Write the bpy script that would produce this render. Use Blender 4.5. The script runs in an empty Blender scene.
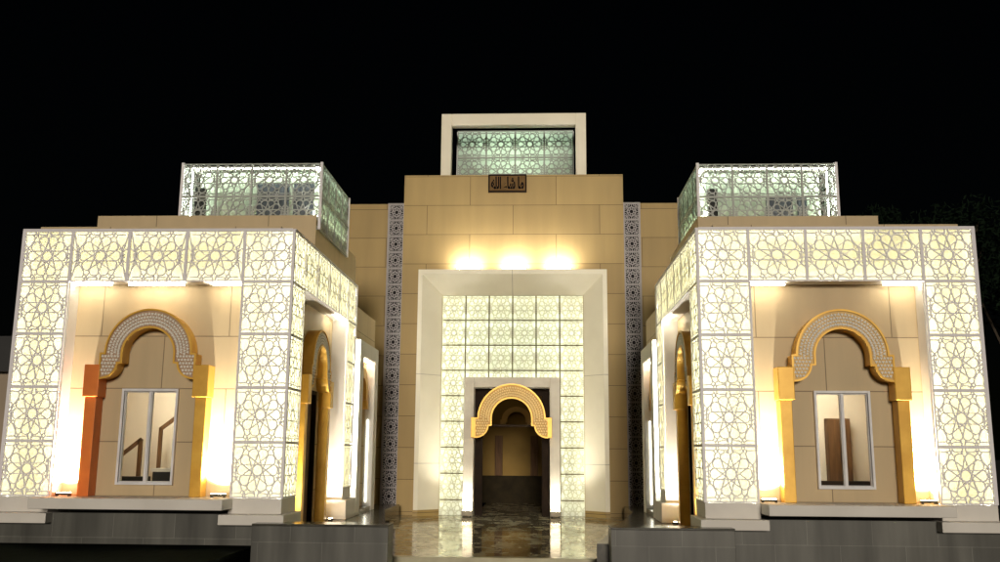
import bpy, math, random
from mathutils import Matrix, Vector
random.seed(7)
R = math.radians
scene = bpy.context.scene
col = scene.collection

# ------------------------------------------------------------------ camera
PITCH, YAW, ROLL = 0.1823, -0.0431, 0.0072
cam_d = bpy.data.cameras.new('camera')
cam = bpy.data.objects.new('camera', cam_d)
col.objects.link(cam)
cam_d.sensor_fit = 'HORIZONTAL'
cam_d.sensor_width = 36.0
cam_d.lens = 36.0 * 0.92895
cam_d.clip_end = 2000
cam_d.clip_start = 0.1
_s, _c = math.sin(YAW), math.cos(YAW)
_sp, _cp = math.sin(PITCH), math.cos(PITCH)
_r0 = Vector((_c, -_s, 0)); _u0 = Vector((-_s * _sp, -_c * _sp, _cp)); _f = Vector((_s * _cp, _c * _cp, _sp))
_cr, _sr = math.cos(ROLL), math.sin(ROLL)
_r = _r0 * _cr + _u0 * _sr; _u = _u0 * _cr - _r0 * _sr; _b = -_f
cam.matrix_world = Matrix(((_r.x, _u.x, _b.x, 1.036), (_r.y, _u.y, _b.y, -20.531), (_r.z, _u.z, _b.z, 1.02), (0, 0, 0, 1)))
scene.camera = cam

# ------------------------------------------------------------------ night sky, one weak warm distant light, exposure
SUN_EL, SUN_AZ = 8.0, 3.0            # azimuth measured from -Y (behind the camera) towards +X
world = bpy.data.worlds.new('World'); scene.world = world
world.use_nodes = True
wn = world.node_tree.nodes; wl = world.node_tree.links
bg = wn['Background']
sky = wn.new('ShaderNodeTexSky'); sky.sky_type = 'NISHITA'; sky.sun_disc = False
sky.sun_elevation = R(SUN_EL); sky.sun_rotation = R(180 - SUN_AZ)
wl.new(sky.outputs['Color'], bg.inputs['Color'])
bg.inputs['Strength'].default_value = 0.00025
sun_d = bpy.data.lights.new('distant_light', 'SUN'); sun_d.energy = 1.62; sun_d.angle = R(9); sun_d.color = (1.0, 0.89, 0.73)
sun = bpy.data.objects.new('distant_light', sun_d); col.objects.link(sun)
_d = Vector((math.sin(R(SUN_AZ)) * math.cos(R(SUN_EL)), -math.cos(R(SUN_AZ)) * math.cos(R(SUN_EL)), math.sin(R(SUN_EL))))
sun.rotation_euler = _d.to_track_quat('Z', 'Y').to_euler()
scene.view_settings.view_transform = 'Standard'
scene.view_settings.look = 'None'
scene.view_settings.exposure = 0.0
scene.view_settings.gamma = 1.0
scene.cycles.use_denoising = True
scene.cycles.max_bounces = 8
scene.cycles.transparent_max_bounces = 12
scene.cycles.sample_clamp_indirect = 6.0
scene.cycles.caustics_reflective = False
scene.cycles.caustics_refractive = False

# ------------------------------------------------------------------ materials
def new_mat(name):
    m = bpy.data.materials.new(name); m.use_nodes = True
    return m, m.node_tree.nodes, m.node_tree.links, m.node_tree.nodes['Principled BSDF']

def noise_mix(n, l, vec, a, b, scale, detail=4, lo=0.35, hi=0.65, stretch=None):
    t = n.new('ShaderNodeTexNoise'); t.inputs['Scale'].default_value = scale; t.inputs['Detail'].default_value = detail
    if stretch:
        mp = n.new('ShaderNodeMapping'); mp.inputs['Scale'].default_value = stretch
        l.new(vec, mp.inputs['Vector']); vec = mp.outputs['Vector']
    l.new(vec, t.inputs['Vector'])
    mr = n.new('ShaderNodeMapRange'); mr.inputs['From Min'].default_value = lo; mr.inputs['From Max'].default_value = hi
    l.new(t.outputs['Fac'], mr.inputs['Value'])
    mx = n.new('ShaderNodeMix'); mx.data_type = 'RGBA'
    l.new(mr.outputs['Result'], mx.inputs['Factor'])
    for k, v in ((6, a), (7, b)):
        if isinstance(v, tuple): mx.inputs[k].default_value = (*v, 1)
        else: l.new(v, mx.inputs[k])
    return mx.outputs[2], mr.outputs['Result']

def plain(name, a, b=None, rough=0.5, metal=0.0, scale=3.0, spec=0.5, bump=0.0, stretch=None, rough2=None):
    m, n, l, p = new_mat(name)
    tc = n.new('ShaderNodeTexCoord')
    b = b or tuple(x * 0.86 for x in a)
    c, f = noise_mix(n, l, tc.outputs['Object'], a, b, scale, stretch=stretch)
    l.new(c, p.inputs['Base Color'])
    p.inputs['Roughness'].default_value = rough; p.inputs['Metallic'].default_value = metal
    p.inputs['Specular IOR Level'].default_value = spec
    if rough2 is not None:
        mr = n.new('ShaderNodeMapRange'); mr.inputs['To Min'].default_value = rough; mr.inputs['To Max'].default_value = rough2
        l.new(f, mr.inputs['Value']); l.new(mr.outputs['Result'], p.inputs['Roughness'])
    if bump:
        t = n.new('ShaderNodeTexNoise'); t.inputs['Scale'].default_value = scale * 12
        l.new(tc.outputs['Object'], t.inputs['Vector'])
        bp = n.new('ShaderNodeBump'); bp.inputs['Strength'].default_value = bump; bp.inputs['Distance'].default_value = 0.01
        l.new(t.outputs['Fac'], bp.inputs['Height']); l.new(bp.outputs['Normal'], p.inputs['Normal'])
    return m

def slabs(name, c1, c2, mortar, bw, bh, off=(0, 0), rough=0.55, msize=0.012, stain=0.08, spec=0.4, bump=0.25, flat=False):
    """stone cladding: courses laid in world metres on whichever way the face looks"""
    m, n, l, p = new_mat(name)
    tc = n.new('ShaderNodeTexCoord'); sp = n.new('ShaderNodeSeparateXYZ'); l.new(tc.outputs['Object'], sp.inputs[0])
    ge = n.new('ShaderNodeNewGeometry'); sn = n.new('ShaderNodeSeparateXYZ'); l.new(ge.outputs['Normal'], sn.inputs[0])
    ab = n.new('ShaderNodeMath'); ab.operation = 'ABSOLUTE'; l.new(sn.outputs['X'], ab.inputs[0])
    gt = n.new('ShaderNodeMath'); gt.operation = 'GREATER_THAN'; gt.inputs[1].default_value = 0.6; l.new(ab.outputs[0], gt.inputs[0])
    mu = n.new('ShaderNodeMix'); l.new(gt.outputs[0], mu.inputs[0]); l.new(sp.outputs['X'], mu.inputs[2]); l.new(sp.outputs['Y'], mu.inputs[3])
    cb = n.new('ShaderNodeCombineXYZ'); l.new(mu.outputs[0], cb.inputs[0])
    l.new(sp.outputs['Y' if flat else 'Z'], cb.inputs[1])
    ad = n.new('ShaderNodeVectorMath'); ad.operation = 'ADD'; ad.inputs[1].default_value = (50 * bw + off[0], 50 * bh + off[1], 0)
    l.new(cb.outputs[0], ad.inputs[0])
    br = n.new('ShaderNodeTexBrick'); br.offset = 0.5; br.squash = 1.0
    br.inputs['Scale'].default_value = 1.0; br.inputs['Brick Width'].default_value = bw; br.inputs['Row Height'].default_value = bh
    br.inputs['Mortar Size'].default_value = msize; br.inputs['Mortar Smooth'].default_value = 0.2; br.inputs['Bias'].default_value = 0.0
    br.inputs['Color1'].default_value = (*c1, 1); br.inputs['Color2'].default_value = (*c2, 1); br.inputs['Mortar'].default_value = (*mortar, 1)
    l.new(ad.outputs[0], br.inputs['Vector'])
    t = n.new('ShaderNodeTexNoise'); t.inputs['Scale'].default_value = 1.1; t.inputs['Detail'].default_value = 6
    mr = n.new('ShaderNodeMapRange'); mr.inputs['From Min'].default_value = 0.3; mr.inputs['From Max'].default_value = 0.7
    mr.inputs['To Min'].default_value = 1 - stain; mr.inputs['To Max'].default_value = 1 + stain * 0.5
    mp = n.new('ShaderNodeMapping'); mp.inputs['Scale'].default_value = (2.2, 2.2, 0.25); l.new(tc.outputs['Object'], mp.inputs['Vector']); l.new(mp.outputs['Vector'], t.inputs['Vector'])
    l.new(t.outputs['Fac'], mr.inputs['Value'])
    ml = n.new('ShaderNodeMix'); ml.data_type = 'RGBA'; ml.blend_type = 'MULTIPLY'; ml.inputs[0].default_value = 1
    l.new(br.outputs['Color'], ml.inputs[6]); l.new(mr.outputs['Result'], ml.inputs[7]); l.new(ml.outputs[2], p.inputs['Base Color'])
    p.inputs['Roughness'].default_value = rough; p.inputs['Specular IOR Level'].default_value = spec
    bp = n.new('ShaderNodeBump'); bp.inputs['Strength'].default_value = bump; bp.inputs['Distance'].default_value = 0.02; bp.invert = True
    l.new(br.outputs['Fac'], bp.inputs['Height']); l.new(bp.outputs['Normal'], p.inputs['Normal'])
    return m

def glow(name, color, strength):
    m, n, l, p = new_mat(name)
    p.inputs['Base Color'].default_value = (0.9, 0.9, 0.9, 1)
    p.inputs['Emission Color'].default_value = (*color, 1); p.inputs['Emission Strength'].default_value = strength
    return m

def glass_mat():
    m, n, l, p = new_mat('window_glass')
    out = n['Material Output']; n.remove(p)
    tr = n.new('ShaderNodeBsdfTransparent'); tr.inputs[0].default_value = (0.86, 0.88, 0.87, 1)
    gl = n.new('ShaderNodeBsdfGlossy'); gl.inputs['Roughness'].default_value = 0.03
    fr = n.new('ShaderNodeFresnel'); fr.inputs[0].default_value = 1.45
    mx = n.new('ShaderNodeMixShader'); l.new(fr.outputs[0], mx.inputs[0]); l.new(tr.outputs[0], mx.inputs[1]); l.new(gl.outputs[0], mx.inputs[2])
    l.new(mx.outputs[0], out.inputs['Surface'])
    return m

def marble_floor():
    m, n, l, p = new_mat('polished_marble')
    tc = n.new('ShaderNodeTexCoord')
    c, f = noise_mix(n, l, tc.outputs['Object'], (0.50, 0.46, 0.34), (0.075, 0.066, 0.046), 2.0, detail=9, lo=0.47, hi=0.60, stretch=(1.0, 0.55, 1))
    w = n.new('ShaderNodeTexWave'); w.inputs['Scale'].default_value = 0.8; w.inputs['Distortion'].default_value = 14; w.inputs['Detail'].default_value = 5
    w.bands_direction = 'DIAGONAL'; l.new(tc.outputs['Object'], w.inputs['Vector'])
    mr = n.new('ShaderNodeMapRange'); mr.inputs['From Min'].default_value = 0.0; mr.inputs['From Max'].default_value = 0.10
    l.new(w.outputs['Fac'], mr.inputs['Value'])
    mx = n.new('ShaderNodeMix'); mx.data_type = 'RGBA'; l.new(mr.outputs['Result'], mx.inputs[0])
    mx.inputs[6].default_value = (0.02, 0.018, 0.014, 1); l.new(c, mx.inputs[7])
    # slab joints
    br = n.new('ShaderNodeTexBrick'); br.offset = 0.0; br.inputs['Scale'].default_value = 1.0
    br.inputs['Brick Width'].default_value = 1.2; br.inputs['Row Height'].default_value = 1.2; br.inputs['Mortar Size'].default_value = 0.008
    br.inputs['Color1'].default_value = (1, 1, 1, 1); br.inputs['Color2'].default_value = (0.8, 0.8, 0.8, 1); br.inputs['Mortar'].default_value = (0.35, 0.35, 0.35, 1)
    ad = n.new('ShaderNodeVectorMath'); ad.operation = 'ADD'; ad.inputs[1].default_value = (60.6, 60, 0)
    l.new(tc.outputs['Object'], ad.inputs[0]); l.new(ad.outputs[0], br.inputs['Vector'])
    ml = n.new('ShaderNodeMix'); ml.data_type = 'RGBA'; ml.blend_type = 'MULTIPLY'; ml.inputs[0].default_value = 1
    l.new(mx.outputs[2], ml.inputs[6]); l.new(br.outputs['Color'], ml.inputs[7]); l.new(ml.outputs[2], p.inputs['Base Color'])
    p.inputs['Roughness'].default_value = 0.5; p.inputs['Specular IOR Level'].default_value = 0.0
    gl = n.new('ShaderNodeBsdfGlossy'); gl.inputs['Color'].default_value = (1, .97, .9, 1)
    rr = n.new('ShaderNodeMapRange'); rr.inputs['To Min'].default_value = 0.045; rr.inputs['To Max'].default_value = 0.10
    l.new(f, rr.inputs['Value']); l.new(rr.outputs['Result'], gl.inputs['Roughness'])
    ff = n.new('ShaderNodeMapRange'); ff.inputs['To Min'].default_value = 0.52; ff.inputs['To Max'].default_value = 0.68
    l.new(f, ff.inputs['Value'])
    ms = n.new('ShaderNodeMixShader'); l.new(ff.outputs['Result'], ms.inputs[0])
    l.new(p.outputs[0], ms.inputs[1]); l.new(gl.outputs[0], ms.inputs[2]); l.new(ms.outputs[0], n['Material Output'].inputs['Surface'])
    t = n.new('ShaderNodeTexNoise'); t.inputs['Scale'].default_value = 2.5
    l.new(tc.outputs['Object'], t.inputs['Vector'])
    bp = n.new('ShaderNodeBump'); bp.inputs['Strength'].default_value = 0.004; bp.inputs['Distance'].default_value = 0.02
    l.new(t.outputs['Fac'], bp.inputs['Height']); l.new(bp.outputs['Normal'], p.inputs['Normal'])
    return m

M = {}
M['stone_wing'] = slabs('tan_stone_wing', (0.62, 0.485, 0.295), (0.57, 0.44, 0.265), (0.25, 0.18, 0.105), 3.0, 1.2, off=(1.5 + 7.6, 0))
M['stone_tower'] = slabs('tan_stone_tower', (0.47, 0.328, 0.128), (0.42, 0.290, 0.112), (0.17, 0.11, 0.04), 3.4, 1.18, off=(1.7, 0.0), bump=0.35)
M['granite'] = slabs('dark_granite', (0.125, 0.124, 0.112), (0.098, 0.098, 0.089), (0.20, 0.20, 0.18), 1.35, 0.62, off=(0.1, 0.23), rough=0.42, stain=0.5, msize=0.006, bump=0.1)
M['granite_top'] = plain('granite_coping', (0.085, 0.08, 0.065), (0.05, 0.048, 0.04), rough=0.2, scale=6, spec=0.6)
M['white'] = plain('white_paint', (0.78, 0.75, 0.71), (0.70, 0.67, 0.63), rough=0.5, scale=1.2)
M['portal_white'] = plain('cream_cladding', (0.86, 0.80, 0.65), (0.81, 0.75, 0.60), rough=0.45, scale=0.9)
M['door_stone'] = plain('greige_stone', (0.52, 0.47, 0.38), (0.46, 0.41, 0.33), rough=0.4, scale=2)
M['metal'] = plain('lattice_metal', (0.90, 0.88, 0.93), (0.85, 0.82, 0.88), rough=0.5, scale=4)
M['metal_dim'] = plain('portal_lattice_metal', (0.74, 0.75, 0.64), (0.68, 0.69, 0.58), rough=0.5, scale=4)
M['lantern_metal'] = plain('lantern_lattice_metal', (0.44, 0.46, 0.44), (0.38, 0.40, 0.38), rough=0.5, scale=4)
M['portal_bar'] = plain('bronze_bar', (0.24, 0.22, 0.14), (0.20, 0.185, 0.12), rough=0.6, spec=0.2)
M['strip_metal'] = plain('strip_lattice_metal', (0.43, 0.40, 0.41), (0.36, 0.335, 0.35), rough=0.5, scale=4)
M['strip_dark'] = plain('strip_backing', (0.028, 0.025, 0.027), rough=0.8, spec=0.08)
M['back'] = plain('cream_backing', (0.80, 0.76, 0.50), (0.76, 0.70, 0.42), rough=0.6, scale=1.5)
M['back_green'] = plain('pale_green_backing', (0.55, 0.64, 0.52), (0.42, 0.52, 0.43), rough=0.6, scale=1.2)
M['back_portal'] = plain('pale_backing', (0.78, 0.80, 0.66), (0.68, 0.72, 0.56), rough=0.6, scale=1.0)
M['gold'] = plain('gold_paint', (0.78, 0.46, 0.07), (0.66, 0.36, 0.045), rough=0.36, metal=0.25, scale=2.2)
M['gold_deep'] = plain('deep_gold_paint', (0.46, 0.25, 0.035), (0.38, 0.20, 0.03), rough=0.45, metal=0.2, scale=3)
M['gold_pale'] = plain('pale_gold_paint', (0.80, 0.58, 0.22), rough=0.45)
M['orange'] = plain('orange_pillar', (0.85, 0.23, 0.03), (0.72, 0.17, 0.02), rough=0.4, scale=1.5)  # orange-red base colour for one pillar and its capital
M['inlay'] = plain('inlay_white', (0.90, 0.86, 0.78), rough=0.5)
M['inlay_grey'] = plain('inlay_grey_ground', (0.48, 0.31, 0.19), rough=0.6)
M['inlay_gold'] = plain('inlay_gold_ground', (0.66, 0.42, 0.13), rough=0.45, metal=0.1)
M['alu'] = plain('white_window_frame', (0.84, 0.84, 0.88), rough=0.35)
M['alu_grey'] = plain('grey_window_frame', (0.72, 0.71, 0.72), rough=0.35)
M['glass'] = glass_mat()
M['room'] = plain('room_plaster', (0.78, 0.70, 0.58), (0.72, 0.64, 0.52), rough=0.8, scale=0.6)
M['wood'] = plain('brown_wood', (0.16, 0.085, 0.038), (0.10, 0.05, 0.022), rough=0.6, spec=0.2, scale=3, stretch=(6, 6, 0.6))
M['dark_wood'] = plain('maroon_wood', (0.026, 0.016, 0.010), (0.016, 0.010, 0.007), rough=0.7, scale=3, spec=0.08)
M['dado_wood'] = plain('dark_dado', (0.035, 0.026, 0.012), (0.022, 0.016, 0.008), rough=0.7, spec=0.1)
M['charcoal'] = plain('charcoal', (0.04, 0.04, 0.04), rough=0.7, spec=0.15)
M['grey_door'] = plain('grey_door_paint', (0.15, 0.155, 0.14), rough=0.6, spec=0.2)
M['hall_wall'] = plain('ochre_plaster', (0.34, 0.22, 0.07), (0.26, 0.17, 0.055), rough=0.8, scale=0.7, spec=0.1)
M['asphalt'] = plain('asphalt', (0.022, 0.024, 0.022), (0.014, 0.016, 0.015), rough=0.8, scale=0.6, bump=0.4)
M['paving'] = slabs('dark_paving', (0.012, 0.014, 0.012), (0.010, 0.012, 0.010), (0.006, 0.006, 0.006), 0.6, 0.6, rough=1.0, flat=True, spec=0.0)
M['marble'] = marble_floor()
M['marble_edge'] = plain('marble_border', (0.62, 0.58, 0.42), (0.52, 0.48, 0.34), rough=0.14, scale=3, spec=0.7)
M['sign_back'] = plain('bronze_plaque', (0.22, 0.135, 0.055), (0.17, 0.10, 0.04), rough=0.7, spec=0.1)
M['black'] = plain('black_metal', (0.010, 0.008, 0.008), rough=0.8, spec=0.05)
M['lamp_body'] = plain('lamp_housing', (0.06, 0.055, 0.05), rough=0.6, spec=0.2)
M['lamp_box'] = plain('grey_lamp_box', (0.30, 0.25, 0.18), (0.24, 0.2, 0.14), rough=0.5)
M['bark'] = plain('bark', (0.06, 0.045, 0.03), rough=0.9, scale=5)
M['leaf'] = plain('leaves', (0.012, 0.022, 0.012), (0.006, 0.012, 0.007), rough=0.85, scale=1.3, spec=0.05)
M['far_wall'] = plain('neighbour_render', (0.42, 0.33, 0.24), (0.34, 0.27, 0.2), rough=0.8, scale=0.5)
M['far_dark'] = plain('neighbour_roof', (0.03, 0.03, 0.032), rough=0.7)
M['window_dark'] = plain('dark_blue_glass', (0.055, 0.065, 0.085), rough=0.3)
def acrylic(name, color, k=0.7):
    m, n, l, p = new_mat(name)
    out = n['Material Output']; n.remove(p)
    tr = n.new('ShaderNodeBsdfTranslucent'); tr.inputs[0].default_value = (*color, 1)
    df = n.new('ShaderNodeBsdfDiffuse'); df.inputs[0].default_value = (*[c * .8 for c in color], 1)
    mx = n.new('ShaderNodeMixShader'); mx.inputs[0].default_value = 1 - k
    l.new(tr.outputs[0], mx.inputs[1]); l.new(df.outputs[0], mx.inputs[2]); l.new(mx.outputs[0], out.inputs['Surface'])
    return m
M['acrylic'] = acrylic('opal_sheet', (0.98, 0.97, 0.90))
M['acrylic_portal'] = acrylic('opal_sheet_portal', (0.95, 0.97, 0.91))
M['acrylic_green'] = acrylic('opal_sheet_green', (0.80, 0.88, 0.82))
M['led_warm'] = glow('led_warm_white', (0.985, 1.0, 0.845), 235.0)
M['led_soffit'] = glow('led_soffit', (1.0, 0.92, 0.72), 30.0)
M['led_cool'] = glow('led_cool_white', (0.93, 1.0, 0.84), 80.0)
M['led_portal'] = glow('led_portal', (1.0, 1.0, 0.88), 380.0)
M['led_portal_dim'] = glow('led_portal_dim', (0.97, 1.0, 0.88), 120.0)
M['led_lunette'] = glow('led_lunette', (1.0, 0.90, 0.68), 75.0)
M['led_lantern'] = glow('led_lantern', (0.95, 1.0, 0.84), 230.0)
M['led_annex'] = glow('led_annex', (1.0, 0.97, 0.80), 8.0)
M['lens'] = glow('floodlight_lens', (1.0, 0.88, 0.62), 60.0)
M['room_lamp'] = glow('room_lamp_diffuser', (1.0, 0.88, 0.70), 46.0)

# ------------------------------------------------------------------ mesh helpers (all meshes are written in world metres)
class MB:
    def __init__(self): self.v = []; self.f = []
    def quad_box(self, pts8):
        b = len(self.v); self.v += pts8
        for q in ((0, 1, 2, 3), (7, 6, 5, 4), (0, 4, 5, 1), (1, 5, 6, 2), (2, 6, 7, 3), (3, 7, 4, 0)):
            self.f.append(tuple(b + i for i in q))
        return self
    def box(self, x0, x1, y0, y1, z0, z1):
        if x0 > x1: x0, x1 = x1, x0
        if y0 > y1: y0, y1 = y1, y0
        if z0 > z1: z0, z1 = z1, z0
        return self.quad_box([(x0, y0, z0), (x0, y1, z0), (x1, y1, z0), (x1, y0, z0), (x0, y0, z1), (x0, y1, z1), (x1, y1, z1), (x1, y0, z1)])
    def prism_xz(self, poly, y0, y1):
        b = len(self.v); n = len(poly)
        self.v += [(x, y0, z) for x, z in poly] + [(x, y1, z) for x, z in poly]
        self.f.append(tuple(range(b, b + n))); self.f.append(tuple(range(b + 2 * n - 1, b + n - 1, -1)))
        for i in range(n):
            j = (i + 1) % n
            self.f.append((b + i, b + n + i, b + n + j, b + j))
        return self
    def prism_xy(self, poly, z0, z1):
        b = len(self.v); n = len(poly)
        self.v += [(x, y, z0) for x, y in poly] + [(x, y, z1) for x, y in poly]
        self.f.append(tuple(range(b + n - 1, b - 1, -1))); self.f.append(tuple(range(b + n, b + 2 * n)))
        for i in range(n):
            j = (i + 1) % n
            self.f.append((b + i, b + j, b + n + j, b + n + i))
        return self
    def bar(self, a, b, w, y0, y1):
        """a flat bar between two points of the XZ plane"""
        dx, dz = b[0] - a[0], b[1] - a[1]; L = math.hypot(dx, dz)
        if L < 1e-6: return self
        dx /= L; dz /= L; h = w / 2; e = w * 0.3
        ax, az = a[0] - dx * e, a[1] - dz * e; bx, bz = b[0] + dx * e, b[1] + dz * e
        p = [(ax - dz * h, az + dx * h), (bx - dz * h, bz + dx * h), (bx + dz * h, bz - dx * h), (ax + dz * h, az - dx * h)]
        return self.quad_box([(x, y0, z) for x, z in p] + [(x, y1, z) for x, z in p])
    def rod(self, a, b, r, seg=8):
        a = Vector(a); b = Vector(b); d = (b - a).normalized()
        q = d.to_track_quat('Z', 'Y'); s = len(self.v)
        for p in (a, b):
            for i in range(seg):
                t = 2 * math.pi * i / seg
                self.v.append(tuple(p + q @ Vector((math.cos(t) * r, math.sin(t) * r, 0))))
        for i in range(seg):
            j = (i + 1) % seg
            self.f.append((s + i, s + j, s + seg + j, s + seg + i))
        self.f.append(tuple(range(s + seg - 1, s - 1, -1))); self.f.append(tuple(range(s + seg, s + 2 * seg)))
        return self
    def mesh(self, name, mat):
        m = bpy.data.meshes.new(name); m.from_pydata(self.v, [], self.f)
        m.materials.append(M[mat] if isinstance(mat, str) else mat); m.validate(); m.update()
        return m
    def build(self, name, mat, parent=None, bevel=0.0):
        o = bpy.data.objects.new(name, self.mesh(name, mat)); col.objects.link(o)
        if parent:
            o.parent = parent
            off = Vector((0, 0, 0)); p = parent
            while p: off += p.location; p = p.parent
            o.location = -off
        import bmesh
        bm = bmesh.new(); bm.from_mesh(o.data); bmesh.ops.recalc_face_normals(bm, faces=bm.faces); bm.to_mesh(o.data); bm.free()
        if bevel:
            md = o.modifiers.new('edge', 'BEVEL'); md.width = bevel; md.segments = 2; md.limit_method = 'ANGLE'
        return o

def thing(name, label, cat, loc=(0, 0, 0), group=None):
    o = bpy.data.objects.new(name, None); col.objects.link(o)
    o.location = loc; o['label'] = label; o['category'] = cat; o.empty_display_size = 0.2
    if group: o['group'] = group
    return o
def tag(o, label, cat, group=None):
    o['label'] = label; o['category'] = cat
    if group: o['group'] = group
    return o
def kind(o, k, label=None):
    o['kind'] = k
    if label: o['label'] = label
    return o
def bx(*a): return MB().box(*a)
def place(name, mesh, parent, loc, rz=0.0):
    o = bpy.data.objects.new(name, mesh); col.objects.link(o)
    off = Vector((0, 0, 0)); p = parent
    while p: off += p.location; p = p.parent
    o.parent = parent; o.location = Vector(loc) - off; o.rotation_euler = (0, 0, rz)
    return o
def lamp(parent, kind_, loc, energy, color, aim=None, size=None, blend=1.0, radius=0.05):
    d = bpy.data.lights.new('bulb', kind_); d.energy = energy; d.color = color
    if kind_ == 'SPOT': d.spot_size = size or R(120); d.spot_blend = blend; d.shadow_soft_size = radius
    elif kind_ == 'POINT': d.shadow_soft_size = radius
    elif kind_ == 'AREA': d.size = size or 0.5
    o = bpy.data.objects.new('bulb', d); col.objects.link(o)
    off = Vector((0, 0, 0)); p = parent
    while p: off += p.location; p = p.parent
    o.parent = parent; o.location = Vector(loc) - off
    if aim: o.rotation_euler = (-Vector(aim)).to_track_quat('Z', 'Y').to_euler()
    return o

# ------------------------------------------------------------------ the ten-petal lattice panel
def pol(r, deg): return (r * math.cos(R(deg)), r * math.sin(R(deg)))
def star_lines():
    seg = []
    for j in range(10):                                          # chords of the {10/4} star: centre decagon, spikes, petal tips
        seg.append((pol(.647, 18 + 36 * j), pol(.647, 18 + 36 * (j + 4))))
    for k in range(10):                                          # rounded petal heads
        t = 36 * k
        pts = [pol(.647, t - 18), pol(.755, t - 14.5), pol(.815, t - 7), pol(.83, t), pol(.815, t + 7), pol(.755, t + 14.5), pol(.647, t + 18)]
        seg += list(zip(pts[:-1], pts[1:]))
    quad = [[(.055, 1), (.065, .91), (.14, .86), (.36, .87), (.46, .93), (.46, 1)],
            [(.56, 1), (.56, .93), (.66, .86), (.97, .87)],
            [(.39, .70), (.50, .82), (.63, .70)], [(.50, .82), (.46, .93)], [(.50, .82), (.56, .93)],
            [(.66, .86), (.60, .74), (.64, .60), (.74, .44), (.85, .33), (.93, .42), (1, .5)],
            [(.85, .33), (.89, .13), (.89, 0)], [(.89, .13), (1, .05)], [(.80, .12), (.89, .13)], [(.85, .33), (.78, .25)], [(.72, .47), (.68, .50)],
            [(.098, .80), (.065, .91)], [(.85, .33), (1, .2)]]
    for pl in quad:
        for sx in (1, -1):
            for sy in (1, -1):
                q = [(x * sx, y * sy) for x, y in pl]
                seg += list(zip(q[:-1], q[1:]))
    return seg
STAR = star_lines()
def lattice_mesh(name, w, h, bar, border, mat, depth=0.03, keep=1.0):
    """panel centred on its own origin, looking along -Y; keep < 1 keeps only the top part of a cut panel"""
    rnd = random.Random(3); mb = MB()
    W, H = w / 2, h / 2
    cut = H - h * keep
    iw, ih = W - border * 0.8, H - border * 0.8
    wide = iw > ih * 1.06
    sx = ih * 1.0 if wide else iw
    def ok(p): return p[1] >= cut
    for a, b in STAR:
        A = (a[0] * sx, a[1] * ih); B = (b[0] * sx, b[1] * ih)
        if not ok(A) and not ok(B): continue
        if not ok(A) or not ok(B):
            t = (cut - A[1]) / (B[1] - A[1]); P = (A[0] + t * (B[0] - A[0]), cut)
            A, B = (P, B) if ok(B) else (A, P)
        j = rnd.random() * 0.004
        mb.bar(A, B, bar, -depth / 2 + j, depth / 2 - j)
    if wide:
        for s in (1, -1):
            for t in (1, -1):
                pts = [((iw) * s, ih * t), (ih * .93 * s, ih * .18 * t), (ih * .93 * s, 0)]
                for a, b in zip(pts[:-1], pts[1:]): mb.bar(a, b, bar, -depth / 2 + .002, depth / 2 - .002)
                mb.bar((iw * s, ih * .3 * t), (ih * .93 * s, ih * .18 * t), bar, -depth / 2 + .003, depth / 2 - .003)
    d2 = depth / 2 + 0.012; e = 0.0005
    mb.box(-W + e, -W + border, -d2, d2, cut, H - e); mb.box(W - border, W - e, -d2, d2, cut, H - e)
    mb.box(-W + border, W - border, -d2 + .001, d2 - .001, H - border, H - e); mb.box(-W + border, W - border, -d2 + .001, d2 - .001, cut + e, cut + border)
    return mb.mesh(name, mat)

# ------------------------------------------------------------------ ground, paving, floor
kind(MB().prism_xy([(-400, -120), (400, -120), (400, 600), (-400, 600)], -1.75, -1.62).build('ground', 'asphalt'), 'structure')
kind(bx(-60, -5.05, -60, 0.05, -1.60, -0.985).build('pavement', 'paving'), 'structure')
kind(MB().prism_xy([(-2.32, 1.30), (2.62, 1.30), (4.62, 15.2), (1.42, 15.2), (1.42, 24), (-1.42, 24), (-1.42, 15.2), (-4.62, 15.2)], -1.55, -1.30).build('entrance_floor', 'marble'), 'structure')
kind(MB().prism_xy([(-2.36, 1.02), (2.70, 1.02), (2.70, 1.295), (-2.36, 1.295)], -1.46, -1.297).build('floor_border', 'marble_edge', bevel=0.02), 'structure')
kind(bx(-2.6, 2.9, 0.75, 1.015, -1.615, -1.47).build('entrance_step', 'granite'), 'structure')
for s in (-1, 1):
    pts = [(s * 5.0, -0.02), (s * 2.25, -0.02), (s * 3.2, 5.6), (s * 4.1, 11.0), (s * 4.1, 14.3), (s * 5.0, 14.3)]
    kind(MB().prism_xy(pts if s < 0 else pts[::-1], -1.6, -0.875).build('side_landing', 'granite_top'), 'structure')

# ------------------------------------------------------------------ arch surrounds
def arc(cx, cz, r, a0, a1, n): return [(cx + r * math.cos(R(a0 + (a1 - a0) * i / n)), cz + r * math.sin(R(a0 + (a1 - a0) * i / n))) for i in range(n + 1)]
AK = 1.025
def arch_outline(ro=0.965, ri=0.59, sh=1.06, spring=3.105, top=4.085, cut=2.9, end=2.575):
    k = (top - spring) / ro
    half = [(x, spring + (z - spring) * k) for x, z in arc(0, spring, ro, 90, 0, 20)]
    half += [(sh, spring), (sh, end)] + [(sh - 0.02 - 0.36 * math.sin(t), cut - (cut - end + 0.01) * math.cos(t)) for t in [i * math.pi / 16 for i in range(0, 9)]]
    half += [(ri + 0.0, cut + 0.01)]
    inner = arc(0, spring, ri, 0, 90, 16)
    half += inner
    left = [(-x, z) for x, z in half[1:-1]][::-1]
    return half, left
def arch_poly(scale=1.0, cz0=0.0):
    half, left = arch_outline()
    return [(x * scale, 3.105 + (z - 3.105) * scale + cz0) for x, z in half + left]
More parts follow.
